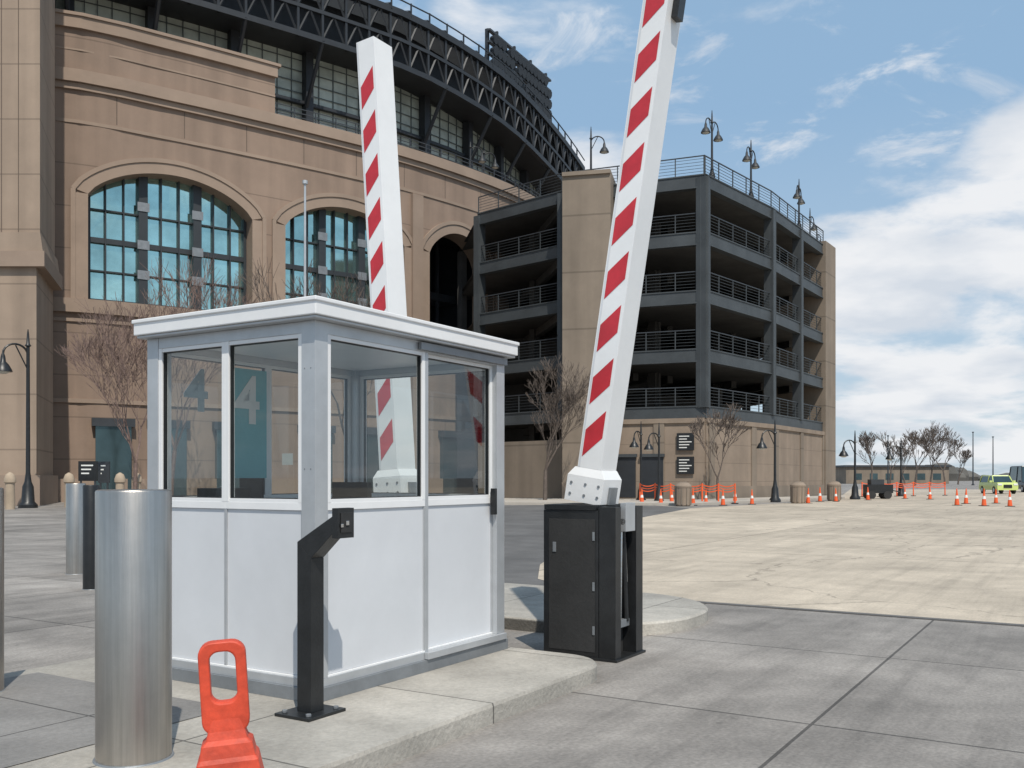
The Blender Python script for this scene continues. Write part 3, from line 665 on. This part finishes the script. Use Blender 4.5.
def cone_line(a,b,n):
    s=MB(); 
    for i in range(n+1):
        p=a.lerp(b,i/n); s.tube(p,p+Vector((0,0,1.15)),.05,.04,'cone',8); s.lathe(p,[(.2,0),(.2,.06)],'blackm',10)
        if i<n:
            q=a.lerp(b,(i+1)/n); N=8
            for k in range(N):
                def sg(t): return -.5*t*(1-t)
                A_=p.lerp(q,k/N); B2=p.lerp(q,(k+1)/N); za=1.06+sg(k/N); zb=1.06+sg((k+1)/N)
                for lo,hi in ((.0,.06),(-.14,-.10),(-.30,-.24)):
                    s.hexa([A_+Vector((0,-.01,za+lo)),B2+Vector((0,-.01,zb+lo)),B2+Vector((0,.01,zb+lo)),A_+Vector((0,.01,za+lo)),A_+Vector((0,-.01,za+hi)),B2+Vector((0,-.01,zb+hi)),B2+Vector((0,.01,zb+hi)),A_+Vector((0,.01,za+hi))],'cone')
    s.build('orange_barrier_fence')
cone_line(W(640,56),W(735,53),6); cone_line(W(862,72),W(945,78),5)
def trash(P):
    s=MB(); s.lathe((0,0,0),[(.34,0),(.38,.05),(.42,.95),(.44,.96),(.44,1.05),(.3,1.2),(.15,1.25)],'gbeige',20)
    for i in range(10):
        t=i*math.pi/5; s.box(.36,.44,-.03,.03,.08,.93,'gpier',Matrix.Rotation(t,4,'Z'))
    s.build('trash_bin',Matrix.Translation(P))
trash(W(683,49)); trash(W(798,54)); trash(W(834,60)); 
def board(P,w,z0_,z1_,k='black'):
    s=MB(); s.box(-w/2,w/2,-.04,.04,z0_,z1_,k); s.box(-w/2+.08,-w/2+.16,-.03,.03,0,z0_,'steel_mid'); s.box(w/2-.16,w/2-.08,-.03,.03,0,z0_,'steel_mid')
    for r in range(3): s.box(-w/2+.15,w/2-.2-.1*r,-.046,-.041,z1_-.25-r*.2,z1_-.18-r*.2,'paper')
    s.build('information_sign',Matrix.Translation(P))
board(W(88,48),.95,1.3,2.3); board(W(104,49),.6,1.2,2.3,'steel_mid')
s=MB(); s.box(-.9,.9,-.4,.4,.4,1.0,'black'); s.box(-.6,.3,-.35,.35,1.0,1.35,'steel_mid'); s.tube((-.6,-.5,.28),(-.6,.5,.28),.28,.28,'blackm',14); s.tube((.9,0,.6),(1.5,0,.5),.04,.04,'black')
s.tube((.5,-.5,.28),(.5,.5,.28),.28,.28,'blackm',14); s.build('equipment_cart',Matrix.Translation(W(878,66)))
def vehicle(name,P,rot,k,w,Lv,hh,hood):
    s=MB(); hw=w/2
    def sec(x,y0,y1,z0_,z1_,tp,kk):
        s.hexa([(x[0],-y0,z0_),(x[1],-y0,z0_),(x[1],y0,z0_),(x[0],y0,z0_),(x[0]+tp[0],-y1,z1_),(x[1]-tp[1],-y1,z1_),(x[1]-tp[1],y1,z1_),(x[0]+tp[0],y1,z1_)],kk)
    sec((-Lv/2,Lv/2),hw*.98,hw,.35,.75,(0,0),k); sec((-Lv/2,Lv/2),hw,hw*.95,.75,1.05,(.05,.1),k)
    sec((-Lv/2+.1,Lv/2-hood),hw*.93,hw*.8,1.05,hh-.08,(.25,.55),'darkglass'); sec((-Lv/2+.37,Lv/2-hood-.58),hw*.8,hw*.76,hh-.08,hh,(.05,.05),k)
    for x in (-Lv/2+.12,-.1,Lv/2-hood-.05):
        for sg in (-1,1): s.tube((x,sg*hw*.94,1.05),(x+(.25 if x<-.5 else (-.5 if x>.5 else 0)),sg*hw*.81,hh-.06),.05,.05,k,6)
    for x in (-Lv/2+.85,Lv/2-.85):
        for sg in (-1,1):
            s.tube((x,sg*(hw-.2),.36),(x,sg*(hw+.01),.36),.36,.36,'blackm',18); s.tube((x,sg*(hw),.36),(x,sg*(hw+.02),.36),.2,.2,'alu',12)
    for sg in (-1,1):
        s.box(Lv/2-.02,Lv/2+.03,sg*hw*.75-.18,sg*hw*.75+.18,.78,.95,'paper'); s.box(-Lv/2-.02,-Lv/2+.03,sg*hw*.8-.1,sg*hw*.8+.1,.8,1.0,'red')
        s.box(Lv/2-hood-.3,Lv/2-hood-.1,sg*(hw+.12)-.1,sg*(hw+.12)+.1,1.05,1.22,k)
    s.box(Lv/2,Lv/2+.04,-hw*.4,hw*.4,.55,.85,'black')
    return s.build(name,Matrix.Translation(P)@Matrix.Rotation(rot,4,'Z'),bevel=.03)
vehicle('utility_vehicle',W(998,88),math.radians(-97),'lime',1.8,4.6,1.7,1.1)
vehicle('parked_van',W(1027,98),math.radians(-100),'carblack',2.1,5.2,2.7,1.0)
# ---------------------------------------------------------------- world
w=bpy.data.worlds.new('World'); sc.world=w; w.use_nodes=True; nt=w.node_tree; L=nt.links
bg=nt.nodes['Background']; sky=nn(nt,'ShaderNodeTexSky'); sky.sky_type='NISHITA'; sky.sun_disc=False
El=math.radians(55); sd=Vector((.28,-.96,0)).normalized()
sky.sun_elevation=El; sky.sun_rotation=math.atan2(sd.x,sd.y); sky.air_density=1.0; sky.dust_density=1.0; sky.ozone_density=1.2
tc=nn(nt,'ShaderNodeTexCoord'); sp=nn(nt,'ShaderNodeSeparateXYZ'); L.new(tc.outputs['Generated'],sp.inputs[0])
def mth(op,a,b=None,c=None):
    n=nn(nt,'ShaderNodeMath',operation=op)
    for i,x in enumerate((a,b,c)):
        if x is None: continue
        if isinstance(x,(int,float)): n.inputs[i].default_value=x
        else: L.new(x,n.inputs[i])
    return n.outputs[0]
zc=mth('MAXIMUM',sp.outputs[2],0.0); zz=mth('ADD',zc,.22)
cx=mth('DIVIDE',sp.outputs[0],zz); cy=mth('DIVIDE',sp.outputs[1],zz)
cb=nn(nt,'ShaderNodeCombineXYZ'); L.new(cx,cb.inputs[0]); L.new(cy,cb.inputs[1]); L.new(mth('MULTIPLY',zc,3.0),cb.inputs[2])
n1=nn(nt,'ShaderNodeTexNoise'); n1.inputs['Scale'].default_value=1.7; n1.inputs['Detail'].default_value=10; n1.inputs['Roughness'].default_value=.56; n1.inputs['Distortion'].default_value=.2; L.new(cb.outputs[0],n1.inputs[0])
# smaller scattered wisps layered on the main cloud field
n1b=nn(nt,'ShaderNodeTexNoise'); n1b.inputs['Scale'].default_value=4.6; n1b.inputs['Detail'].default_value=9; n1b.inputs['Roughness'].default_value=.62; n1b.inputs['Distortion'].default_value=.5; L.new(cb.outputs[0],n1b.inputs[0])
dp=nn(nt,'ShaderNodeVectorMath',operation='DOT_PRODUCT'); L.new(tc.outputs['Generated'],dp.inputs[0]); dv=Vector((.46,.87,.17)).normalized(); dp.inputs[1].default_value=dv
bi=nn(nt,'ShaderNodeMapRange'); bi.interpolation_type='SMOOTHSTEP'; bi.inputs[1].default_value=.965; bi.inputs[2].default_value=.997; bi.inputs[3].default_value=-.005; bi.inputs[4].default_value=.12; L.new(dp.outputs['Value'],bi.inputs[0])
nb=mth('ADD',n1.outputs[0],bi.outputs[0])
cm=nn(nt,'ShaderNodeMapRange'); cm.interpolation_type='SMOOTHSTEP'; cm.inputs[1].default_value=.515; cm.inputs[2].default_value=.655; cm.inputs[3].default_value=0; cm.inputs[4].default_value=.95; L.new(nb,cm.inputs[0])
cw=nn(nt,'ShaderNodeMapRange'); cw.interpolation_type='SMOOTHSTEP'; cw.inputs[1].default_value=.54; cw.inputs[2].default_value=.72; cw.inputs[3].default_value=0; cw.inputs[4].default_value=.75; L.new(n1b.outputs[0],cw.inputs[0])
cmask=mth('MAXIMUM',cm.outputs[0],cw.outputs[0])
hz=nn(nt,'ShaderNodeMapRange'); hz.inputs[1].default_value=0; hz.inputs[2].default_value=.35; hz.inputs[3].default_value=0; hz.inputs[4].default_value=1; L.new(zc,hz.inputs[0])
hr=nn(nt,'ShaderNodeValToRGB'); hr.color_ramp.elements[0].color=(5.6,6.9,8.0,1); hr.color_ramp.elements[1].color=(3.3,5.2,7.4,1); L.new(hz.outputs[0],hr.inputs[0])
n2=nn(nt,'ShaderNodeTexNoise'); n2.inputs['Scale'].default_value=3.5; n2.inputs['Detail'].default_value=6; L.new(cb.outputs[0],n2.inputs[0])
crr=nn(nt,'ShaderNodeValToRGB'); crr.color_ramp.elements[0].position=.35; crr.color_ramp.elements[1].position=.58
crr.color_ramp.elements[0].color=(6.6,7.1,7.8,1); crr.color_ramp.elements[1].color=(8.8,8.9,9.1,1); L.new(n2.outputs[0],crr.inputs[0])
m1=nn(nt,'ShaderNodeMixRGB'); m1.inputs[0].default_value=.78; L.new(sky.outputs[0],m1.inputs[1]); L.new(hr.outputs[0],m1.inputs[2])
m2=nn(nt,'ShaderNodeMixRGB'); L.new(cmask,m2.inputs[0]); L.new(m1.outputs[0],m2.inputs[1]); L.new(crr.outputs[0],m2.inputs[2])
L.new(m2.outputs[0],bg.inputs[0]); bg.inputs[1].default_value=.1
sl=bpy.data.lights.new('sun','SUN'); sl.energy=3.8; sl.angle=math.radians(.5); sl.color=(1,.94,.84)
so=bpy.data.objects.new('sun',sl); sc.collection.objects.link(so)
so.rotation_euler=Vector((sd.x*math.cos(El),sd.y*math.cos(El),math.sin(El))).to_track_quat('Z','Y').to_euler()
# ---------------------------------------------------------------- camera
cd=bpy.data.cameras.new('camera'); co=bpy.data.objects.new('camera',cd); sc.collection.objects.link(co)
co.location=(0,0,CH); co.rotation_euler=(math.pi/2,0,0); cd.sensor_width=36; cd.lens=F/1024*36; cd.shift_y=(HZ-384)/1024; cd.clip_end=5000; cd.clip_start=.05
sc.camera=co
sc.view_settings.view_transform='Standard'; sc.view_settings.look='None'; sc.view_settings.exposure=0
